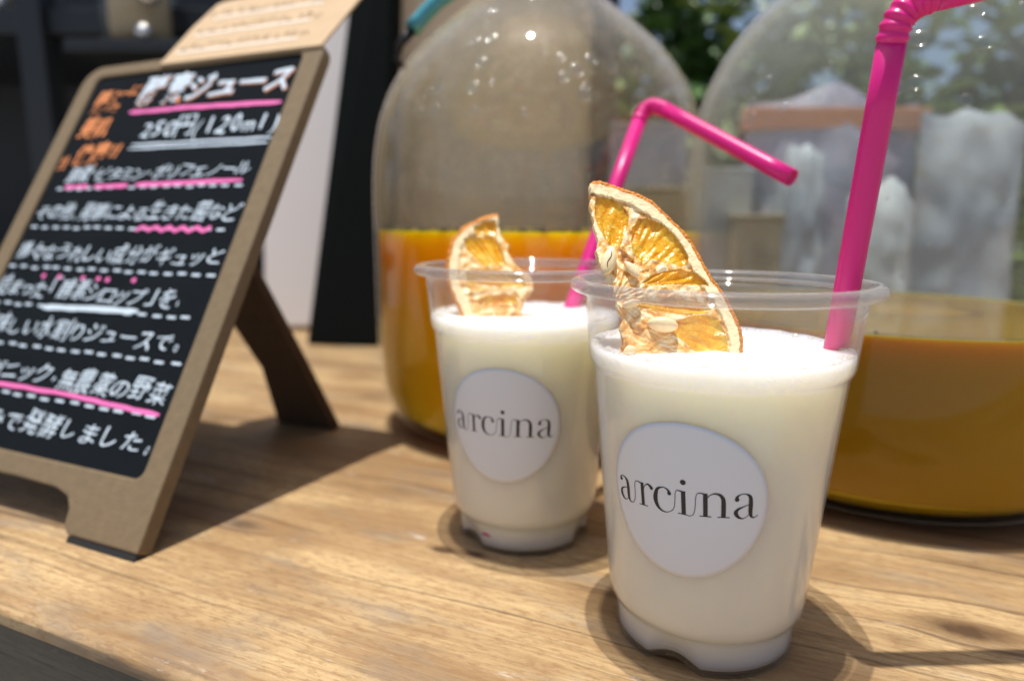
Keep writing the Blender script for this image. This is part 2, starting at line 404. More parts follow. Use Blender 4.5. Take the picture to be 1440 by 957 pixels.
STR = [ # strokes of the word: (x, y, width)
 [(.04, .80, .06), (.02, .90, .05), (.12, 1.0, .03), (.28, .98, .05), (.42, .86, .11), (.47, .65, .13), (.47, .35, .13), (.48, .12, .11), (.56, -.02, .05), (.70, -.02, hl), (.82, .15, hl), (.86, .45, hl), (.87, .80, hl), (.93, .97, hl), (1.05, .99, .04), (1.20, .96, .05)],
 [(.44, .56, hl), (.22, .50, .04), (.06, .40, .08), (.03, .22, .12), (.14, .03, .08), (.30, -.02, hl), (.46, .14, hl)],
 [(1.26, .99, .13), (1.26, .02, .13)], [(1.06, .02, .035), (1.48, .02, .035)],
 [(1.30, .62, hl), (1.36, .84, hl), (1.50, .98, .05), (1.62, .95, .09), (1.70, .86, .12)],
 [(2.47, .80, .12), (2.45, .88, .09), (2.36, .98, .05), (2.20, 1.01, .035), (1.98, .90, .10), (1.88, .62, .16), (1.88, .36, .16), (1.98, .12, .11), (2.18, -.02, .05), (2.40, -.01, hl), (2.62, .16, hl), (2.69, .50, hl), (2.71, .82, hl), (2.76, .97, hl), (2.84, .99, .04), (2.98, .97, .05)],
 [(3.03, .99, .15), (3.03, .02, .15)], [(2.80, .02, .035), (3.10, .0, .035), (3.26, -.03, hl), (3.40, .06, hl), (3.47, .35, hl), (3.50, .75, hl), (3.56, .95, hl), (3.68, .99, .04), (3.80, .97, .05)],
 [(3.86, .99, .15), (3.86, .02, .15)], [(3.64, .02, .035), (4.08, .02, .035)],
 [(3.90, .72, hl), (4.00, .90, .03), (4.18, 1.0, .05), (4.38, .97, .09), (4.50, .82, .13), (4.53, .60, .15), (4.53, .02, .15)], [(4.31, .02, .035), (4.76, .02, .035)],
 [(5.02, .76, .12), (5.02, .88, .09), (5.14, .99, .04), (5.34, 1.01, .04), (5.50, .90, .11), (5.54, .66, .14), (5.54, .28, .14), (5.57, .08, .10), (5.68, .0, .04), (5.84, .10, hl)],
 [(5.52, .58, hl), (5.28, .48, .04), (5.06, .36, .09), (4.99, .20, .14), (5.10, .03, .09), (5.30, -.02, hl), (5.52, .16, hl)],
]
DOTS = [(.07, .85, .075), (1.70, .86, .075), (2.47, .80, .08), (3.03, 1.36, .11), (5.02, .78, .085)]
def word_mesh(fn, width, eps):
    k = width/5.86; vs = []; fs = []
    def P(x, y): return fn((x-2.93)*k, (y-.5)*k, eps)
    for s in STR:
        pts = catmull(s, 9 if len(s) > 2 else 8); n0 = len(vs)
        for i, (x, y, wd) in enumerate(pts):
            a = pts[max(i-1, 0)]; b = pts[min(i+1, len(pts)-1)]
            dx, dy = b[0]-a[0], b[1]-a[1]; L = sqrt(dx*dx+dy*dy) or 1; wd = wd*(1.12 if wd > .04 else 1); nx, ny = -dy/L*wd/2, dx/L*wd/2
            vs += [P(x+nx, y+ny), P(x-nx, y-ny)]
        for i in range(len(pts)-1): a = n0+2*i; fs.append((a, a+2, a+3, a+1))
    for x, y, r in DOTS:
        n0 = len(vs); vs.append(P(x, y))
        for i in range(20): vs.append(P(x+r*cos(i*pi/10), y+r*sin(i*pi/10)))
        fs += [(n0, n0+1+i, n0+1+(i+1) % 20) for i in range(20)]
    return mesh('lettering', vs, fs)

def make_cup(x, y, phase, az, zc, rot, label, mlabel):
    t = thing('plastic_cup', label, 'cup', (x, y, 0), 0, 'clear plastic cups of milky drink')
    MB().lathe(cup_mesh(phase), 144, True, scallop(phase)).build('body', M['cup'], t)
    MB().lathe(rim_prof(), 144, True).build('rim', M['rim'], t)
    fn = wrap(az, zc, rot)
    st = link('sticker', disc_mesh(fn, .0197, .00012), M['label'], t)
    link('lettering', word_mesh(fn, .0350, .0002), M['ink'], st)
    # the drink
    d = thing('milk_drink', mlabel, 'drink', (x, y, 0), 0, 'milky drinks in the cups')
    zl = .0805
    zs = [.0018, .003, .005, .007, .0085, .0096, .0105, .0115, .0125, .015]+[.02+i*.005 for i in range(11)]+[.0728, .0740, .0748]
    def fz(r, z, a):
        if z > .0800: z = zl+.0004*noise.noise(Vector((r*cos(a)*160+x*90, r*sin(a)*160, 1)))+.00015*noise.noise(Vector((r*cos(a)*900, r*sin(a)*900, 1)))+(.0006*max(0, (r-.030)/.003))
        return scallop(phase)(r, z, a)
    prof = [(.0005, .0017), (.015, .0017), (.0205, .0017)]+[(rw(z)-.0005, z) for z in zs]+[(rw(z)-.00045, z) for z in (.0752, .0758, .0763, .0768, .0776, .0785, .0795)]+[(rw(.08)-.0005, .0805)]+[(rw(.08)-.0005-i*.0008, .0805) for i in range(1, 41)]
    prof = [p for p in prof if p[0] > 0]+[(.0004, .0805)]
    lq = MB().lathe(prof, 180, False, fz, (True, True)).build('liquid', M['milk'], d)
    lq.data.materials.append(M['foam'])
    for p in lq.data.polygons:
        if p.center.z > .0752+.0010*noise.noise(p.center*90): p.material_index = 1
    b = MB(); rr = random.Random(int(x*1e4))
    for i in range(150):                         # froth bubbles standing along the wall
        a = rr.uniform(0, 2*pi); s = rr.uniform(.00035, .0011); q = .0331-s-abs(rr.gauss(0, .0012)); b.sphere((q*cos(a), q*sin(a), zl+.0004), (s, s, s*.8), 14, 9)
    tag(b.build('foam', M['film'], d), None, kind='stuff')
    return t
F = (.0542, .1749); Rr = (.0047, .2375)
make_cup(*F, radians(236), radians(241), .048, radians(3), 'nearest clear plastic cup, with round pale sticker and tall straw', 'milky drink with white foam in the nearest cup')
make_cup(*Rr, radians(214), radians(254), .0475, radians(-1), 'rear clear plastic cup, between the big left jar and the nearest cup', 'milky drink with white foam in the rear cup')

# ------------------------------------------------------------ straws
def straw(pts_lo, pts_arm, bend_pts, rad, label, tip):
    t = thing('drinking_straw', label, 'straw', pts_lo[0], 0, 'pink bendy straws')
    off = Vector(pts_lo[0])
    def tube(name, pts, rs, par, n=28, mat=M['straw']):
        m = MB(); P_ = [Vector(p)-off for p in pts]; m.tube(P_, rs, n, False)
        inner = [r*.88 if isinstance(rs, list) else rs*.88 for r in (rs if isinstance(rs, list) else [rs]*len(P_))]
        m.tube(P_, inner, n, False)
        for e in (0, len(P_)-1):                # close the wall's end rings
            o0 = e*n; i0 = len(P_)*n+e*n
            m.f += [(o0+k, o0+(k+1) % n, i0+(k+1) % n, i0+k) for k in range(n)]
        return m.build(name, mat, par)
    def sub(a, b, n): a = Vector(a); b = Vector(b); return [a+(b-a)*i/n for i in range(n+1)]
    tube('lower_tube', sub(pts_lo[0], pts_lo[1], 6), rad, t)
    # bellows along a bezier
    A, B1, B2, D = [Vector(p) for p in bend_pts]; n = 84; pts = []; rs = []
    for i in range(n+1):
        u = i/n; p = A*(1-u)**3+B1*3*u*(1-u)**2+B2*3*u*u*(1-u)+D*u**3; pts.append(p)
        rs.append(rad*(1+.14*sin(u*2*pi*3.5)**2*(1 if .03 < u < .97 else 0)-.03))
    tube('bellows', pts, rs, t)
    tube('upper_tube', sub(D, pts_arm, 6), rad, t)
    return t
def bend(lo, elbow, end, lk=.010):
    lo, elbow, end = Vector(lo), Vector(elbow), Vector(end)
    a = (elbow-lo).normalized(); b = (end-elbow).normalized()
    A = elbow-a*lk; D = elbow+b*lk
    return A, (A, A+a*lk*.75, D-b*lk*.75, D)
# rear straw
rlo = Vector((-.0077, .2202, .0040)); rel = at(908, 140, .302); ren = at(1113, 249, .245)
A, bp_ = bend(rlo, rel, ren, .0125)
straw((rlo, A), ren, bp_, .0031, 'pink straw in the rear cup, bent over rightwards, open end in view', None)
fent = atz(1176, 488, .0805); fel = at(1262, 5, .156); fen = at(1640, -82, .158)
dn = (fent-fel).normalized(); flo = fent.copy()
while flo.z > .006 and Vector((flo.x-F[0], flo.y-F[1], 0)).length < rw(flo.z-.002)-.0032: flo += dn*.0005
flo = fent+dn*.008 if flo.z > .076 else flo
A, bp_ = bend(flo, fel, fen, .0078)
straw((flo, A), fen, bp_, .0031, 'tall pink straw in the nearest cup, bend at the top edge', None)

# ------------------------------------------------------------ dried orange slices
def inpoly(x, y, P):
    c = False; j = len(P)-1
    for i in range(len(P)):
        xi, yi = P[i]; xj, yj = P[j]
        if (yi > y) != (yj > y) and x < (xj-xi)*(y-yi)/(yj-yi)+xi: c = not c
        j = i
    return c
def dist(x, y, L):
    m = 1e9
    for (ax, ay), (bx, by) in zip(L, L[1:]):
        dx, dy = bx-ax, by-ay; t = max(0, min(1, ((x-ax)*dx+(y-ay)*dy)/(dx*dx+dy*dy+1e-12)))
        m = min(m, (x-ax-t*dx)**2+(y-ay-t*dy)**2)
    return sqrt(m)
def orange(name_lbl, arc, chord, segs, seeds, Y, step, yaw, tilt, th, rindw, pithw, pivot):
    """outline and segment shapes are in frame px, laid into a plane at distance Y turned by yaw about pivot"""
    k = at(721, 300, Y).x-at(720, 300, Y).x
    P0 = at(pivot[0], pivot[1], Y); cam0 = Vector((0, 0, CH)); nn = Vector((sin(yaw)*cos(tilt), -cos(yaw)*cos(tilt), sin(tilt))); t = thing('dried_orange_slice', name_lbl, 'orange slice', P0, 0, 'dried orange slices on the drinks')
    ca, sa = cos(yaw), sin(yaw)
    def W_(px, py, dep): # dep towards the camera
        d_ = at(px, py, 1)-cam0; q = cam0+d_*((P0-cam0).dot(nn)/d_.dot(nn))
        return q-P0+nn*dep
    poly = arc+chord
    x0 = min(p[0] for p in poly)-2; x1 = max(p[0] for p in poly)+2; y0 = min(p[1] for p in poly)-2; y1 = max(p[1] for p in poly)+2
    nx = int((x1-x0)/step); ny = int((y1-y0)/step)
    buckets = {}
    def height(x, y):
        jx = noise.noise(Vector((x*.05, y*.05, 2)))*2
        da = dist(x, y, arc)
        b = None
        for i, sg in enumerate(segs):
            if inpoly(x, y, sg): b = i; break
        n1 = noise.noise(Vector((x*.11, y*.11, 5))); n2 = noise.noise(Vector((x*.35, y*.35, 9)))
        if b is not None:
            dd = min(dist(x, y, segs[b]+[segs[b][0]]), 14)
            cx = sum(p[0] for p in segs[b])/len(segs[b]); cyy = sum(p[1] for p in segs[b])/len(segs[b])
            an = atan2(y-pivot[1], x-pivot[0])
            fib = noise.noise(Vector((an*14, sqrt((x-pivot[0])**2+(y-pivot[1])**2)*.03, b*7)))
            return -.0002-.0007*(1-exp(-dd/5))+fib*.0008+n2*.00012, ('segment', b)
        if da < rindw*(1+.35*n1): return .0004+n2*.0003+n1*.0002-.0004*max(0, 1-da/(rindw*.7)), ('rind', 0)
        if da < pithw*(1+.25*n1)+rindw: return .0006+n2*.00010+n1*.0002, ('pith', 0)
        an = atan2(y-pivot[1], x-pivot[0])
        return -.0001+.0007*noise.noise(Vector((an*7, n1*.6, 1)))+n2*.00008, ('membrane', 0)
    inside = {}
    hh = {}
    for i in range(nx+1):
        for j in range(ny+1):
            x = x0+i*step; y = y0+j*step
            e = 1.6*noise.noise(Vector((x*.16, y*.16, 0)))
            inside[i, j] = inpoly(x+e, y+e*.6, poly)
            if inside[i, j]: hh[i, j] = height(x, y)
    for i in range(nx):
        for j in range(ny):
            q = [(i, j), (i+1, j), (i+1, j+1), (i, j+1)]
            if all(inside[c] for c in q): buckets.setdefault(hh[q[0]][1], []).append(q)
    mats = dict(segment=M['pulp'], rind=M['rind'], pith=M['pith'], membrane=M['membrane'])
    cellset = {tuple(q[0]): key for key, qs in buckets.items() for q in qs}
    for key, qs in sorted(buckets.items()):
        idx = {}; vs = []; fs = []
        def vid(c, s):
            if (c, s) not in idx:
                x = x0+c[0]*step; y = y0+c[1]*step; h_ = hh[c][0]
                idx[c, s] = len(vs); vs.append(W_(x, y, h_ if s else -th-h_*.6))
            return idx[c, s]
        own = set(q[0] for q in qs)
        for q in qs:
            fs.append(tuple(vid(c, 1) for c in (q[0], q[3], q[2], q[1])))
            fs.append(tuple(vid(c, 0) for c in q))
            i, j = q[0]
            for (di, dj, a, b) in ((-1, 0, 0, 3), (1, 0, 2, 1), (0, -1, 1, 0), (0, 1, 3, 2)):
                if (i+di, j+dj) not in cellset:
                    fs.append((vid(q[a], 1), vid(q[b], 1), vid(q[b], 0), vid(q[a], 0)))
        me = mesh(key[0], vs, fs); 
        bm = bmesh.new(); bm.from_mesh(me); bmesh.ops.smooth_vert(bm, verts=bm.verts, factor=.35, use_axis_x=True, use_axis_y=True, use_axis_z=True); bmesh.ops.recalc_face_normals(bm, faces=bm.faces); bm.to_mesh(me); bm.free()
        link(key[0], me, mats[key[0]], t)
    for (sx_, sy_, la, lb, ang, line) in seeds:
        c = W_(sx_, sy_, .0010); A_ = Matrix.Rotation(-tilt, 3, 'X') @ Matrix.Rotation(-radians(ang), 3, 'Y')
        mb = MB(); vs = []
        mb.sphere((0, 0, 0), (1, 1, 1), 20, 14)
        out = []
        for p in mb.v:
            p = Vector(p); tp = 1-.35*max(0, p.z)**2
            out.append(c+A_ @ Vector((p.x*lb*k*tp, p.y*lb*k*.7, p.z*la*k)))
        mb.v = [tuple(v) for v in out]
        sd_ = mb.build('seed', M['seed'], t)
        if line:
            s = MB(); s.tube([c+A_ @ Vector((.12*lb*k*sin(u*5), -lb*k*.70*sqrt(max(0, 1-(u*.92)**2))-.00003, u*la*k*.75)) for u in [-1+i/5 for i in range(11)]], .00013, 6)
            s.build('seam', M['seedline'], sd_)
    return t
z6 = lambda L: [(800+x/3.42, 230+y/3.42) for x, y in L]
arc = z6([(110, 78), (150, 78), (250, 112), (330, 138), (400, 172), (500, 268), (560, 325), (600, 380), (660, 488), (690, 540), (730, 592), (770, 650), (800, 712), (835, 800), (842, 860), (838, 912)])+[(1043, 512), (1030, 530)]
chord = [(880, 530)]+z6([(262, 912), (250, 880), (262, 850), (245, 790), (262, 740), (235, 700), (215, 610), (190, 560), (145, 480), (128, 420), (138, 370), (120, 310), (100, 200), (98, 110)])
segs = [z6(s) for s in (
 [(140, 160), (200, 165), (255, 200), (285, 250), (280, 300), (262, 345), (240, 400), (200, 390), (165, 350), (138, 300), (122, 240), (125, 180)],
 [(305, 300), (335, 268), (385, 262), (440, 285), (500, 340), (545, 400), (570, 450), (562, 488), (510, 480), (440, 458), (395, 455), (355, 480), (330, 450), (305, 420), (300, 360)],
 [(350, 570), (400, 530), (460, 512), (540, 505), (600, 520), (650, 560), (668, 585), (600, 580), (500, 575), (420, 580)],
 [(290, 650), (380, 655), (470, 655), (560, 650), (640, 662), (690, 700), (650, 715), (540, 720), (430, 705), (340, 690)],
 [(520, 750), (580, 728), (660, 722), (715, 740), (748, 800), (765, 860), (762, 905), (640, 908), (590, 880), (540, 840), (470, 800)])]
seeds = [(854.5, 368, 23, 11.0, -17, True), (887, 380, 15, 7, 38, False), (930, 457, 11, 22, -8, False), (884, 493, 7, 9, 20, False), (886, 428, 6, 14, 14, False)]
orange('quarter of dried orange with white seed, standing in the nearest cup', arc, chord, segs, seeds, .170, .75, .12, .45, .0019, 7.0, 14, (862, 420))
z3 = lambda L: [(560+x/3.68, 280+y/3.68) for x, y in L]
arc2 = z3([(520, 72), (480, 76), (420, 92), (330, 138), (270, 215), (245, 310), (240, 400), (262, 485), (300, 560), (330, 625), (345, 680)])
ch2 = z3([(620, 680), (640, 560), (660, 510), (700, 460), (690, 400), (620, 350), (560, 270), (570, 235), (530, 190), (515, 130)])
sg2 = [z3(s) for s in ([(385, 150), (440, 112), (500, 110), (508, 150), (500, 185), (440, 180), (400, 180)], [(335, 210), (400, 190), (500, 200), (525, 240), (540, 290), (560, 340), (440, 345), (390, 300), (350, 260)],
 [(345, 375), (420, 355), (560, 370), (640, 400), (660, 450), (560, 460), (440, 470), (390, 480), (350, 430)], [(410, 510), (480, 492), (600, 492), (620, 540), (520, 550), (420, 550)])]
orange('dried orange piece with thick pale pith, standing in the rear cup', arc2, ch2, sg2, [], .236, 1.0, -.10, .40, .0024, 6.0, 12, (715, 400))

# ------------------------------------------------------------ chalkboard stand
bx0, by0, psi, tau = -.1262, .2080, .4185, .5309
BW, BH = .1573, .2225
bu = Vector((cos(psi), -sin(psi), 0)); bv = Vector((sin(psi)*sin(tau), cos(psi)*sin(tau), cos(tau))); bn = bu.cross(bv)   # to the right, up the board, out of its face
BO = Vector((bx0, by0, 0))-bu*BW               # bottom left corner
BM = Matrix(((bu.x, bv.x, bn.x, BO.x), (bu.y, bv.y, bn.y, BO.y), (bu.z, bv.z, bn.z, BO.z), (0, 0, 0, 1)))
# board-local: x to the right 0..BW, y up 0..BH, z out of the face
board = thing('chalkboard_stand', 'small black chalkboard on a brown folding stand, handwritten in white, pink and orange', 'chalkboard', (0, 0, 0))
board.matrix_world = BM
BI = BM.inverted()
def bpoly(outer, z0, z1, name, mat, par, hole=None, bev=.0008):
    bm = bmesh.new()
    ov = [bm.verts.new((x, y, z1)) for x, y in outer]
    for i in range(len(ov)): bm.edges.new((ov[i], ov[(i+1) % len(ov)]))
    if hole:
        hv = [bm.verts.new((x, y, z1)) for x, y in hole]
        for i in range(len(hv)): bm.edges.new((hv[i], hv[(i+1) % len(hv)]))
    bmesh.ops.triangle_fill(bm, edges=bm.edges[:], use_beauty=True)
    r = bmesh.ops.extrude_face_region(bm, geom=bm.faces[:])
    for v in r['geom']:
        if isinstance(v, bmesh.types.BMVert): v.co.z = z0
    bmesh.ops.recalc_face_normals(bm, faces=bm.faces)
    if bev: bmesh.ops.bevel(bm, geom=[e for e in bm.edges if len(e.link_faces) == 2 and e.calc_face_angle(0) > 1.0], offset=bev, segments=2, affect='EDGES', profile=.6)
    me = bpy.data.meshes.new(name); bm.to_mesh(me); bm.free(); return link(name, me, mat, par)
def rrect(x0, x1, y0, y1, r, n=6):
    o = []
    for (cx, cy_, a0) in ((x1-r, y1-r, 0), (x0+r, y1-r, pi/2), (x0+r, y0+r, pi), (x1-r, y0+r, 1.5*pi)):
        o += [(cx+r*cos(a0+pi/2*i/n), cy_+r*sin(a0+pi/2*i/n)) for i in range(n+1)]
    return o
fz0 = .0030
foot = [(BW, fz0), (BW, BH-.010)]+[(BW-.010+.010*cos(a), BH-.010+.010*sin(a)) for a in [pi/2*i/6 for i in range(1, 7)]]+[(.012-.012*sin(a), BH-.012+.012*cos(a)) for a in [pi/2*i/6 for i in range(7)]]+[(0, fz0), (.0366, fz0)]
ar = [(.0395, .006), (.0405, .0115), (.0440, .0155), (.0520, .0175), (.0787, .0180), (BW-.0520, .0175), (BW-.0440, .0155), (BW-.0405, .0115), (BW-.0395, .006), (BW-.0366, fz0)]
bpoly(foot+ar, -.006, 0, 'frame', M['mdf'], board, rrect(.0108, BW-.0108, .0265, BH-.0065, .004))
panel = bpoly(rrect(.0106, BW-.0106, .0263, BH-.0063, .004), -.0055, -.0012, 'panel', M['slate'], board, None, 0)
for s in (0, 1):
    x0, x1 = (0, .0366) if not s else (BW-.0366, BW)
    MB().box(x0+.0005, x1-.0005, 0, .0029, -.0075, -.0005).build('rubber_foot', M['rubber'], board, False, bevel=.0005)
# folding rear leg: a narrower panel with an arch, hinged behind the board
g0 = BI @ Vector((*atz(471, 606, 0).xy, 0)); top_y = .165
def lp(x, s, off=0):   # s 0 at the table, 1 at the hinge
    a = BM @ Vector((x, top_y, -.007)); b = BM @ Vector((g0.x, g0.y, g0.z)); 
    base = b+bu*(x-g0.x); base.z = 0
    p = base+(a-base)*s; nrm = bu.cross((a-base).normalized()); return BI @ (p+nrm*off)
def leg_panel():
    xr, xl = g0.x, BW-g0.x-.030
    outl = [(xr, 0), (xr-.006, .25), (xr-.016, .6), (xr-.022, 1), (xl+.022, 1), (xl+.016, .6), (xl+.006, .25), (xl, 0), (xl+.014, 0), (xl+.016, .25), (xl+.030, .42), (xr-.044, .42), (xr-.036, .25), (xr-.040, 0)]
    bm = bmesh.new(); n = len(outl)
    vs = [bm.verts.new((x, s, 0)) for x, s in outl]
    for i in range(n): bm.edges.new((vs[i], vs[(i+1) % n]))
    bmesh.ops.triangle_fill(bm, edges=bm.edges[:], use_beauty=True)
    r = bmesh.ops.extrude_face_region(bm, geom=bm.faces[:])
    for v in r['geom']:
        if isinstance(v, bmesh.types.BMVert): v.co.z = 1
    for v in bm.verts: v.co = lp(v.co.x, v.co.y, -.005*v.co.z)
    bmesh.ops.recalc_face_normals(bm, faces=bm.faces)
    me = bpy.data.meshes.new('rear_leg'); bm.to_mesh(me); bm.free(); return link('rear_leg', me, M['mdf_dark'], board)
leg_panel()
# handwriting
glyph = {}
def gl(ch, thick):
    if (ch, thick) in glyph: return glyph[ch, thick]
    cu = bpy.data.curves.new('glyph', 'FONT'); cu.body = ch; cu.size = 1; cu.resolution_u = 3; cu.offset = thick
    ob = bpy.data.objects.new('glyph', cu); C.objects.link(ob)
    me = bpy.data.meshes.new_from_object(ob)
    V = [tuple(v.co) for v in me.vertices]; Fc = [tuple(p.vertices) for p in me.polygons]
    bpy.data.objects.remove(ob); bpy.data.curves.remove(cu); bpy.data.meshes.remove(me)
    glyph[ch, thick] = (V, Fc); return V, Fc
HW = random.Random(3)
def write(text, aL, aR, b, h, mat, par, z=-.0010, slant=.22, thick=.012, jit=1.0, drift=0, name='lettering'):
    """aL, aR: distance of the line's ends from the board's right edge; b: height of the baseline"""
    mb = MB(); n = len(text); xs0 = BW-aL; wd = (aL-aR); wts = [(.55 if c in '・、。()' else .68) if c in '・、。()' or c.isascii() else 1 for c in text]; tot = sum(wts); x = xs0
    for i, ch in enumerate(text):
        cw = wd*wts[i]/tot; V, Fc = gl(ch, thick)
        if V and ch != ' ':
            mx0 = min(v[0] for v in V); mx1 = max(v[0] for v in V)
            kana = '\u3040' <= ch <= '\u30ff'
            sx = cw*.90/max(mx1-mx0, .55) if ch not in '・、。' else cw*1.0
            sy = h*(.92 if kana else 1.08)*(1+HW.uniform(-.1, .1)*jit); sx = min(sx, sy*1.3)*(1+HW.uniform(-.06, .06))
            ro = HW.uniform(-.09, .09)*jit; dy = HW.uniform(-.08, .08)*h*jit+drift*i/n
            pts = []
            for v in V:
                u = (v[0]-(mx0+mx1)/2)*sx; w_ = v[1]*sy
                u += .04*sy*noise.noise(Vector((v[0]*2+i*9, v[1]*2, b*99)))*2; w_ += .04*sy*noise.noise(Vector((v[0]*2, v[1]*2+i*9, b*77)))*2
                u += slant*w_; u, w_ = u*cos(ro)-w_*sin(ro), u*sin(ro)+w_*cos(ro)
                pts.append((x+cw/2+u-slant*h*.3, b+dy+w_, z))
            mb.add(pts, Fc)
        x += cw
    return mb.build(name, mat, par, False)
def line(pts, wd, mat, par, z=-.0009, name='underline', wob=.0004):
    mb = MB()
    P = [(BW-a, b) for a, b in pts]; Q = []
    for (a, b), (c, d) in zip(P, P[1:]):
        for i in range(12): t = i/12; Q.append((a+(c-a)*t, b+(d-b)*t))
    Q.append(P[-1]); vs = []; fs = []
    Q = [(x, y+wob*noise.noise(Vector((x*120, y*300, 5)))) for x, y in Q]
    for i, (x, y) in enumerate(Q):
        a = Q[max(i-1, 0)]; b = Q[min(i+1, len(Q)-1)]; dx, dy = b[0]-a[0], b[1]-a[1]; L = sqrt(dx*dx+dy*dy) or 1
        w_ = wd/2*(1+.25*noise.noise(Vector((x*200, y*50, 1))))*(min(1, .55+.45*min(i, len(Q)-1-i)))
        vs += [(x-dy/L*w_, y+dx/L*w_, z), (x+dy/L*w_, y-dx/L*w_, z)]
    fs = [(2*i, 2*i+2, 2*i+3, 2*i+1) for i in range(len(Q)-1)]
    return mb.add(vs, fs).build(name, mat, par, False)
W_ink, P_ink, O_ink = M['ink_white'], M['ink_pink'], M['ink_orange']
write('酵素ジュース', .1085-.0006, .0120-.0006, .1975-.0006, .0165, O_ink, panel, z=-.00105, thick=.03, jit=0)
HW = random.Random(11)
write('酵素ジュース', .1085, .0120, .1975, .0165, W_ink, panel, z=-.0009, thick=.028, jit=0)
line([(.1105, .1918), (.07, .1915), (.0140, .1900)], .0022, P_ink, panel)
write('250円(120ml)', .0960, .0100, .1765, .0112, W_ink, panel, thick=.010, slant=.12)
line([(.098, .1722), (.0120, .1716)], .0012, W_ink, panel); line([(.099, .1700), (.0130, .1692)], .0011, W_ink, panel)
write('腸活', .1420, .1180, .1950, .0120, O_ink, panel, thick=.03); write('に', .1170, .1090, .2030, .0090, O_ink, panel, thick=.02)
write('美肌', .1420, .1200, .1790, .0115, O_ink, panel, thick=.03); write('健康', .1360, .1130, .1640, .0120, O_ink, panel, thick=.03); write('‼', .1120, .1040, .1655, .0100, O_ink, panel, thick=.02); write('‼', .1455, .1385, .1600, .0095, O_ink, panel, thick=.02)
rows = [('酵素・ビタミン・ポリフェノール', .1340, .0170, .1530, .0100), ('その他、発酵による生きた菌など', .1440, .0130, .1318, .0108), ('様々なうれしい成分がギュッと', .1440, .0130, .1112, .0108),
        ('詰まった「酵素シロップ」を、', .1465, .0250, .0925, .0112), ('美味しい水割りジュースで。', .1455, .0165, .0745, .0110), ('オーガニック・無農薬の野菜', .1465, .0140, .0545, .0108), ('果物のみで発酵しました。', .1465, .0110, .0350, .0108)]
for s, a, b, y, h in rows: write(s, a, b, y+.0004, h*.88, W_ink, panel, thick=.003)
def dashes(y, a0, a1, n, par, wd=.0011):
    mb = MB()
    for i in range(n):
        a = a0+(a1-a0)*(i+.2+HW.uniform(-.1, .1))/n; L = abs(a1-a0)/n*.52; yy = y+HW.uniform(-.0004, .0004)
        x = BW-a; mb.add([(x-L*.1, yy, -.00098), (x, yy-wd/2, -.00098), (x+L, yy-wd/2, -.00098), (x+L*1.12, yy, -.00098), (x+L, yy+wd/2, -.00098), (x, yy+wd/2, -.00098)], [(0, 1, 2, 3, 4, 5)])
    return mb.build('dashed_rule', W_ink, par, False)
dashes(.1487, .139, .016, 17, panel); dashes(.1277, .144, .016, 17, panel); dashes(.1070, .146, .012, 17, panel); dashes(.0885, .146, .016, 16, panel)
dashes(.0700, .146, .012, 16, panel); dashes(.0490, .146, .014, 15, panel)
line([(.1320, .1497), (.1150, .1497)], .0020, P_ink, panel); line([(.1110, .1497), (.0880, .1497)], .0020, P_ink, panel); line([(.0835, .1500), (.0190, .1508)], .0020, P_ink, panel)
line([(.0700-.0040*i, .1275+(.0009 if i % 2 else -.0009)) for i in range(12)], .0018, P_ink, panel)
line([(.1080, .0882), (.0480, .0895)], .0026, W_ink, panel)
line([(.146, .0525), (.07, .0520), (.0150, .0500)], .0018, P_ink, panel); line([(.146, .0310), (.1050, .0300)], .0018, P_ink, panel)
dm = MB()
for a in (.117, .106, .090, .080, .074, .058):
    c = (BW-a, .1030+HW.uniform(-.0006, .0006)); dm.add([(c[0]+.0014*cos(i*pi/5), c[1]+.0011*sin(i*pi/5), -.0009) for i in range(10)], [tuple(range(10))])
dm.build('accent_dots', P_ink, panel, False)
# kraft card on the board's top edge, leaning further back
kc = thing('kraft_card', 'light brown card with handwritten lines, fixed along the top edge of the chalkboard stand', 'card')
kl = BM @ Vector((BW-.1010, .2180, .0012)); kr = BM @ Vector((BW-.0010, .2172, .0012)); kt = at(262, 12, (kl.y+.040)); kt2 = at(492, -3, kr.y+.040)
ku = (kr-kl).normalized(); kw = (kr-kl).length; kv0 = (kt-kl); kv = (kv0-ku*kv0.dot(ku)); kh = kv.length; kv.normalize(); kn_ = ku.cross(kv)
KM = Matrix(((ku.x, kv.x, kn_.x, kl.x), (ku.y, kv.y, kn_.y, kl.y), (ku.z, kv.z, kn_.z, kl.z), (0, 0, 0, 1))); kc.matrix_world = KM
cardm = bpoly([(0, 0), (kw, 0), (kw+.004, kh*.7), (kw+.001, kh), (kw-.004, kh+.001), (.010, kh), (.005, kh-.002), (.001, kh*.6)], -.0012, 0, 'card', M['kraft'], kc, None, .0003)
for j in range(3):
    mb = MB(); y = kh*(.74-.27*j); wl = MB(); wl.box(.012-.003*j, kw-.018, y-.0034, y-.0020, .00012, .00018); wl.build('underline', M['kraft_white'], cardm, False)
    x = .008
    while x < kw-.016:
        for q in range(3):
            ax = x+HW.uniform(0, .004); ay = y+HW.uniform(-.001, .003); an = HW.uniform(0, pi); L = HW.uniform(.0008, .0022); t_ = .00022
            mb.add([(ax+cos(an)*L*s1-sin(an)*t_*s2, ay+sin(an)*L*s1+cos(an)*t_*s2, .00025) for s1, s2 in ((-1, -1), (1, -1), (1, 1), (-1, 1))], [(0, 1, 2, 3)])
        x += .0058
    mb.build('lettering', M['kraft_ink'], cardm, False)

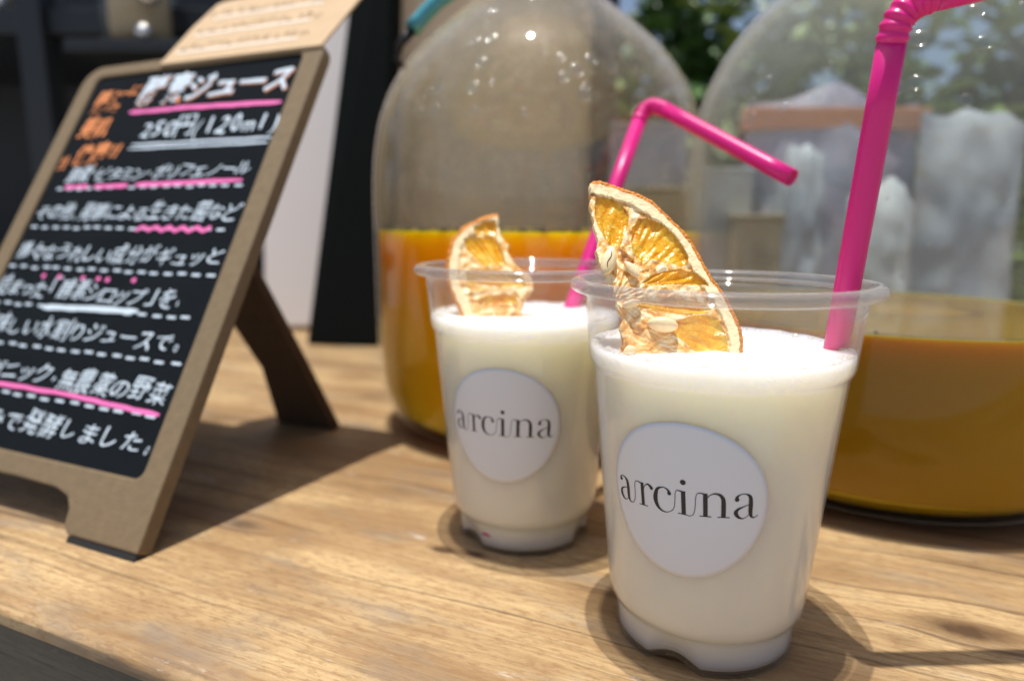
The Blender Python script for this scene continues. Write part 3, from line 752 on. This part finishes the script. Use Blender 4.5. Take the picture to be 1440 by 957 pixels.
# ------------------------------------------------------------ big glass jars
JP = [(.0, .0006), (.045, .0004), (.066, .0010), (.0765, .0045), (.0835, .012), (.0875, .023), (.0893, .036), (.0900, .055), (.0900, .120), (.0893, .140), (.0875, .155), (.0845, .168), (.0790, .181), (.0715, .193), (.0625, .203), (.0520, .2125), (.0420, .2205), (.0340, .2280), (.0300, .2350), (.0285, .2430), (.0285, .2560), (.0310, .2580), (.0320, .2610), (.0310, .2640), (.0280, .2650)]
def smoothprof(P, n=4):
    q = [(r, z, 0) for r, z in P]; return [(max(a, .0), b) for a, b, _ in catmull(q, n)]
def jr(z):
    P = JP[2:]
    for (r0, z0), (r1, z1) in zip(P, P[1:]):
        if z0 <= z <= z1: return r0+(r1-r0)*(z-z0)/(z1-z0)
    return .03
def make_jar(x, y, glass, label, lev, jm_, jl, seed, ndrop, handle):
    t = thing('glass_jar', label, 'jar', (x, y, 0), 0, 'large glass jars of fruit syrup')
    sp = smoothprof(JP); out = [p for p in sp if p[0] > .0005]
    inn = [(max(r-.0024, .0004), z+(.0024 if z < .01 else 0)) for r, z in reversed(out)]
    MB().lathe([(.0005, .0006)]+out+inn, 160, True).build('body', glass, t)
    rr = random.Random(seed); d = MB()
    for i in range(ndrop):
        a = rr.uniform(0, 2*pi); z = lev+.004+(.205-lev)*rr.random()**1.3; r = jr(z)-.0027; s = rr.uniform(.00025, .0011)*(1.25 if rr.random() > .93 else .8)
        d.sphere((r*cos(a), r*sin(a), z), (s, s, s*rr.uniform(1, 1.5)), 8, 6)
    for i in range(46):                         # flatter, larger beads added to put sun glints on the dome
        a = rr.uniform(3.5, 6.0); z = rr.uniform(.150, .215); r = jr(z)+.0001; s = rr.uniform(.0016, .0036)
        nz_ = Vector((cos(a), sin(a), (jr(z-.004)-jr(z+.004))/.008)).normalized()
        d.sphere((r*cos(a), r*sin(a), z), (s, s, s*.30), 20, 12, nz_.to_track_quat('Z', 'Y').to_matrix())
    tag(d.build('drop_and_glint_bead', M['drop'], t), None, kind='stuff')
    if handle:
        r = MB(); r.lathe([(.0298+.0012*cos(a), .2480+.0012*sin(a)) for a in [2*pi*i/8 for i in range(8)]], 64, True).build('neck_wire', M['iron'], t)
        o = Vector((x, y, 0)); a0 = at(655, -22, y-.02)-o; a1 = at(578, 42, y-.02)-o; a2 = at(556, 84, y-.02)-o
        nb = Vector((-.029, -.006, .2480))
        MB().tube([nb, nb+Vector((-.006, 0, .004)), a0*.6+nb*.4, a0], .0012, 10).build('bail_wire', M['iron'], t)
        MB().tube([a0+(a1-a0)*i/8+Vector((0, 0, .003*sin(pi*i/8))) for i in range(9)], [.0034]+[.0040]*7+[.0046], 18).build('grip', M['bluegrip'], t)
        MB().tube([a1, (a1+a2)/2+Vector((-.002, 0, 0)), a2, a2+Vector((.004, 0, -.004))], [.0030, .0022, .0018, .0012], 10).build('clip', M['iron'], t)
    j = thing('fruit_syrup', jl, 'syrup', (x, y, 0), 0, 'fruit syrup in the jars')
    prof = [(max(r-.0026, .0004), z+.0026 if z < .01 else z) for r, z in out if z < lev-.004]
    rt = jr(lev)-.0026
    prof += [(rt, lev-.003), (rt, lev-.0005), (rt, lev), (rt-.001, lev-.0004)]+[(rt-.001-(rt-.001)*i/12, lev-.0006) for i in range(1, 12)]
    MB().lathe([(.0004, .0031)]+prof+[(.0004, lev-.0006)], 128, False, None, (True, True)).build('liquid', jm_, j)
    lq = j.children[0] if j.children else [o for o in C.objects if o.parent == j][0]
    lq.data.materials.append(M['surf1'] if handle else M['surf2'])
    for p in lq.data.polygons:
        if p.center.z > lev-.0009 and abs(p.normal.z) > .7: p.material_index = 1
    fl = MB()
    for i in range(150 if handle else 3):
        a = rr.uniform(0, 2*pi); q = (rt-.002)*(1-.25*rr.random()**2); s = rr.uniform(.0006, .0020)
        Mx = Matrix.Rotation(rr.uniform(0, 3), 3, 'Z') @ Matrix.Rotation(rr.uniform(-.4, .4), 3, 'X')
        fl.sphere((q*cos(a), q*sin(a), lev+.0004+s*.2), (s*1.6, s*.8, s*.6), 7, 5, Mx)
    tag(fl.build('floating_bits', M['bits'], j), None, kind='stuff')
    return t
M['drop'] = clear('drops_and_glint_beads', (.95, .96, .96), .01, rough=.09, edge=.15, f0=.05)
M['bits'] = plain('dark_herb_bits', (.10, .075, .03), .6)
make_jar(.0140, .382, M['jar'], 'large misted glass jar of cloudy orange syrup behind the rear cup', .1085, M['juice1'], 'cloudy golden orange syrup filling the misted jar halfway', 3, 420, True)
make_jar(.1700, .306, M['jar2'], 'large clear glass jar of dark amber syrup at the right edge behind the nearest cup', .0745, M['juice2'], 'dark amber syrup in the right jar, lower than the other', 5, 150, False)

# ------------------------------------------------------------ background
def cornerbox(px0, px1, pytop, Y, z0, depth, name, mat, label, cat, group=None, lean=0, bevel=.002):
    a = at(px0, pytop, Y); b = at(px1, pytop, Y); cx = (a.x+b.x)/2
    t = thing(name, label, cat, (cx, Y, z0), 0, group)
    return t, (b.x-a.x)/2, a.z-z0
# leaning black board
bb0 = at(430, 489, .615); bt0 = at(492, -20, .64); bb1 = at(522, 492, .605); bt1 = at(548, -20, .63)
t = thing('black_board', 'tall plain black board standing between the white panel and the misted jar', 'board', (bb0.x, bb0.y, 0))
o = Vector((bb0.x, bb0.y, 0)); A0 = Vector((bb0.x, bb0.y, 0)); A1 = Vector((bb1.x+.01, bb1.y, 0)); B0 = bt0+(bt0-A0)*.15; B1 = bt1+(bt1-A1)*.15
bk = Vector((.008, .02, 0)); vs = [A0-o, A1-o, B1-o, B0-o]; m = MB(); m.add(vs+[v+bk for v in vs], [(0, 1, 2, 3), (4, 7, 6, 5), (0, 4, 5, 1), (1, 5, 6, 2), (2, 6, 7, 3), (3, 7, 4, 0)]); m.build('panel', M['black_panel'], t, False, bevel=.004)
# white panel
a = at(383, 500, .72); b = at(505, 500, .72); m = MB(); hw = (b.x-a.x)/2
wp = MB().box(-hw, hw, 0, .02, 0, .62).build('white_panel', M['white_panel'], None, False, ((a.x+b.x)/2, .70, .003), bevel=.004); wp.rotation_euler = (-radians(8), 0, 0)
t = tag(wp, 'pale grey upright panel behind the chalkboard stand', 'panel')
# beige wood panel behind the misted jar
a = at(533, 0, .66); b = at(838, 0, .66)
m = NT('beige_board'); v = m.co((1, 1, .12)); f = m.noise(v, 60, 4, .6); m.P(Base_Color=m.mix(f, (.54, .44, .30), (.66, .55, .40)), Roughness=.7); m.bump(f, .3, .001); M['beige'] = m.m
tag(MB().box(0, b.x-a.x, 0, .03, 0, .6).build('wood_panel', M['beige'], None, False, (a.x, .66, 0), bevel=.003), 'beige wooden panel standing behind the misted jar', 'panel')
a = at(832, 0, .64); b = at(866, 0, .64)
tag(MB().box(0, b.x-a.x, 0, .03, 0, .6).build('dark_post', M['dark_metal'], None, False, (a.x+.001, .628, 0), bevel=.002), 'dark narrow post beside the beige wooden panel', 'post')
# shelf rack at the left
t = thing('shelf_rack', 'black metal shelf rack at the upper left behind the chalkboard', 'shelf', (-.62, .86, -.78))
L0 = Vector((-.62, .86, -.78))
def rb(x0, x1, y0, y1, z0, z1, name): MB().box(x0-L0.x, x1-L0.x, y0-L0.y, y1-L0.y, z0-L0.z, z1-L0.z).build(name, M['dark_metal'], t, False, bevel=.002)
p = at(48, 200, .80); q = at(83, 200, .80)
rb(p.x, q.x, .79, .82, -.78, .75, 'post'); rb(-.26, -.23, .86, .89, -.78, .75, 'post'); rb(-1.05, -1.02, .80, .83, -.78, .75, 'post')
z1 = at(0, 34, .86).z; rb(-1.05, -.23, .80, 1.10, z1-.028, z1, 'shelf_board')
rb(-1.05, -.23, .80, 1.10, .03, .05, 'shelf_board'); rb(-1.05, -.23, 1.10, 1.11, -.78, .75, 'back_panel'); rb(-1.05, -.23, .80, 1.10, -.4, -.38, 'shelf_board')
# hanging? no: a glass canister standing on the rack, lower shelf bracket in front
def canister(px0, px1, py0, py1, Y, label, lid=True):
    a = at(px0, py1, Y); b = at(px1, py1, Y); c = at(px0, py0, Y); r = (b.x-a.x)/2; h = c.z-a.z
    t = thing('glass_canister', label, 'canister', ((a.x+b.x)/2, Y, a.z), 0, 'glass canisters on the rack')
    MB().lathe([(.002, 0), (r*.92, 0), (r, .006), (r, h*.9), (r*.95, h), (r*.93, h), (r*.97, h*.9), (r*.97, .009), (.002, .009)], 48, True).build('body', M['jar2'], t)
    MB().lathe([(.002, .011), (r*.72, .011), (r*.78, .02), (r*.78, h*.8), (.002, h*.8)], 40).build('contents', M['kraft'], t)
    MB().lathe([(.002, h+.001), (r*1.02, h+.001), (r*1.04, h+.010), (r*.9, h+.016), (.012, h+.018), (.012, h+.03), (.002, h+.032)], 48).build('lid', M['chrome'], t)
    MB().sphere((r*.75, -r*.85, h*.5), .010, 16, 10).build('highlight_ball', M['chrome'], t); MB().sphere((r*.55, -r*.95, h*.12), .008, 16, 10).build('highlight_ball', M['chrome'], t)  # chrome balls added to stand for two bright highlights
    return a, r
ca, cr_ = canister(150, 250, -60, 76, .78, 'glass canister with pale contents and added chrome highlight balls, above the chalkboard')
rb(ca.x-.01, ca.x+2*cr_+.06, .72, .85, ca.z-.013, ca.z-.0005, 'shelf_board')
canister(-30, 40, -90, 30, .86, 'glass canister with pale contents at the upper left corner of the photo')
# packed goods behind the right jar
def pouch(px0, px1, pyt, Y, mat, label, band=None, th=.03, tilt=0, strip=None):
    a = at(px0, pyt, Y); b = at(px1, pyt, Y); hw = (b.x-a.x)/2; h = a.z
    t = thing('pouch', label, 'pouch', ((a.x+b.x)/2, Y, 0), tilt, 'packed goods behind the jars')
    nx, nz = 16, 24; mb = MB()
    for sgn in (-1, 1):
        vs = []
        for j in range(nz+1):
            for i in range(nx+1):
                u = i/nx*2-1; s = j/nz
                bul = th*(1-u**4)*sqrt(max(0, 1-s))*(.45+.55*min(1, s*6+.5))
                bul = max(bul+.004*noise.noise(Vector((u*4+px0, s*7, sgn))), .0004); lip = .018*noise.noise(Vector((u*1.6+px0*.1, 3, 1)))*s
                vs.append((u*hw*(1-.05*sin(pi*s)-.06*s**6), sgn*bul, s*h*(1-.05*u*u)+lip))
        fs = [(j*(nx+1)+i, j*(nx+1)+i+1, (j+1)*(nx+1)+i+1, (j+1)*(nx+1)+i) for j in range(nz) for i in range(nx)]
        mb.add(vs, fs)
    bag = mb.build('bag', mat, t)
    if band:
        z0, z1, bm_ = band; z0 = at(px0, z0, Y-.01).z; z1 = at(px0, z1, Y-.01).z
        MB().box(-hw*1.01, hw*1.01, -.012, -.004+.006, z1, z0).build('header_strip', bm_, t, False, bevel=.001)
    return t
def film(name, cols, sc=22, rough=.3):
    m = NT(name); v = m.co(); f = m.noise(v, sc, 3, .55, .6)
    m.P(Base_Color=m.ramp(f, [(.34+.32*i/(len(cols)-1), c) for i, c in enumerate(cols)]), Roughness=rough+.25)
    m.bump(m.noise(v, 30, 3, .5, .6), .3, .004); return m.m
M['lilac'] = film('grey_lilac_film', [(.22, .21, .29), (.33, .31, .40), (.42, .39, .47), (.30, .35, .44)])
M['blueg'] = film('pale_blue_film', [(.25, .28, .33), (.36, .41, .47), (.46, .49, .52), (.38, .35, .31)], 12)
M['orangeb'] = plain('orange_strip', (.70, .26, .09), .5, .3, 25)
M['greyb'] = film('grey_carton', [(.20, .20, .26), (.34, .33, .41), (.26, .30, .34)], 12, .6)
M['oliveb'] = film('olive_carton', [(.26, .21, .10), (.42, .35, .20), (.50, .44, .33)], 18, .6)
M['whiteb'] = film('white_film', [(.38, .42, .44), (.56, .60, .62), (.44, .43, .40)], 14)
pouch(1045, 1300, 128, .60, M['lilac'], 'grey lilac pouch with orange strip across its top behind the right jar', (150, 180, M['orangeb']))
pouch(1292, 1450, 150, .56, M['blueg'], 'pale blue pouch at the far right behind the right jar', None)
pouch(1090, 1165, 205, .555, M['blueg'], 'small pale blue pouch in front of the grey lilac pouch')
pouch(1190, 1290, 255, .54, M['whiteb'], 'small white pouch low behind the right jar, beside the tall straw')
def carton(px0, px1, pyt, Y, d, mat, label, rz=0):
    a = at(px0, pyt, Y); b = at(px1, pyt, Y); hw = (b.x-a.x)/2; h = a.z
    t = thing('carton', label, 'box', ((a.x+b.x)/2, Y, 0), rz, 'packed goods behind the jars')
    MB().box(-hw, hw, 0, d, 0, h-.0035).build('carton_body', mat, t, False, bevel=.0015)
    MB().box(-hw-.001, hw+.001, -.001, d+.001, h-.003, h).build('lid', mat, t, False, bevel=.001)
carton(860, 968, 172, .62, .06, M['greyb'], 'grey carton between the two big jars')
carton(835, 1000, 262, .575, .04, M['oliveb'], 'low olive brown carton in front of the grey carton')
carton(985, 1062, 235, .57, .04, M['whiteb'], 'small white carton behind the bent straw end', .1)
carton(1035, 1120, 300, .545, .04, M['oliveb'], 'low olive brown carton behind the left side of the right jar', -.1)
# leafy plants behind
M['leafA'] = plain('leaf_green', (.08, .16, .05), .45, .4, 20, .2); M['leafB'] = plain('leaf_light', (.20, .28, .08), .45, .3, 20, .2)
M['pot'] = plain('clay_pot', (.35, .17, .09), .8)
def plant(px, Y, zb, zt, spread, n, label, mat, seed):
    rr = random.Random(seed); x = at(px, 100, Y).x
    t = thing('potted_plant', label, 'plant', (x, Y, zb), 0, 'leafy plants behind the goods')
    MB().lathe([(.002, 0), (.05, 0), (.07, .12), (.076, .12), (.076, .14), (.066, .14), (.064, .12), (.002, .118)], 32).build('pot', M['pot'], t)
    st = MB(); lf = MB(); H_ = zt-zb
    for k in range(9):
        a = rr.uniform(0, 6.28); q = spread*rr.uniform(.2, .9); top = Vector((cos(a)*q, sin(a)*q*.6, .14+(H_-.14)*rr.uniform(.6, 1)))
        base = Vector((cos(a)*.02, sin(a)*.02, .12)); mid = (base+top)/2+Vector((0, 0, .04)); st.tube([base, mid, top], [.004, .003, .0015], 6)
        for i in range(n//9):
            u = rr.random()**.6; p = base+(top-base)*u+Vector((rr.gauss(0, spread*.16), rr.gauss(0, spread*.14), rr.gauss(0, .02)))
            L = rr.uniform(.035, .085); wd = L*rr.uniform(.28, .42)
            Mx = Matrix.Rotation(rr.uniform(0, 6.28), 3, 'Z') @ Matrix.Rotation(rr.uniform(-.9, .7), 3, 'X') @ Matrix.Rotation(rr.uniform(-.6, .6), 3, 'Y')
            pts = [(0, 0, 0), (wd*.5, L*.3, .004), (wd*.4, L*.7, .002), (0, L, -.006), (-wd*.4, L*.7, .002), (-wd*.5, L*.3, .004), (0, L*.35, -.003), (0, L*.7, -.004)]
            lf.add([p+Mx @ Vector(c) for c in pts], [(0, 1, 6), (1, 2, 7, 6), (2, 3, 7), (3, 4, 7), (4, 5, 6, 7), (5, 0, 6)])
    st.build('stem', M['leafA'], t); tag(lf.build('leaves', mat, t), None, kind='stuff')
plant(925, 1.10, -.78, .60, .20, 3600, 'dark leafy plant seen between the two jars', M['leafA'], 1)
plant(1150, 1.35, -.78, .70, .22, 800, 'light green leafy plant behind the grey lilac pouch', M['leafB'], 2)
plant(1370, 1.10, -.78, .60, .30, 2600, 'dark green leafy plant at the right behind the tall straw', M['leafA'], 3)
plant(1240, .95, -.78, .46, .24, 2600, 'light green low leafy plant behind the small white pouch', M['leafB'], 6)
plant(1040, 1.00, -.78, .46, .20, 1500, 'green leafy plant behind the grey carton, left of the right jar', M['leafB'], 8)
plant(1480, 1.40, -.78, .66, .22, 700, 'light green leafy plant at the right edge of the photo', M['leafB'], 4)
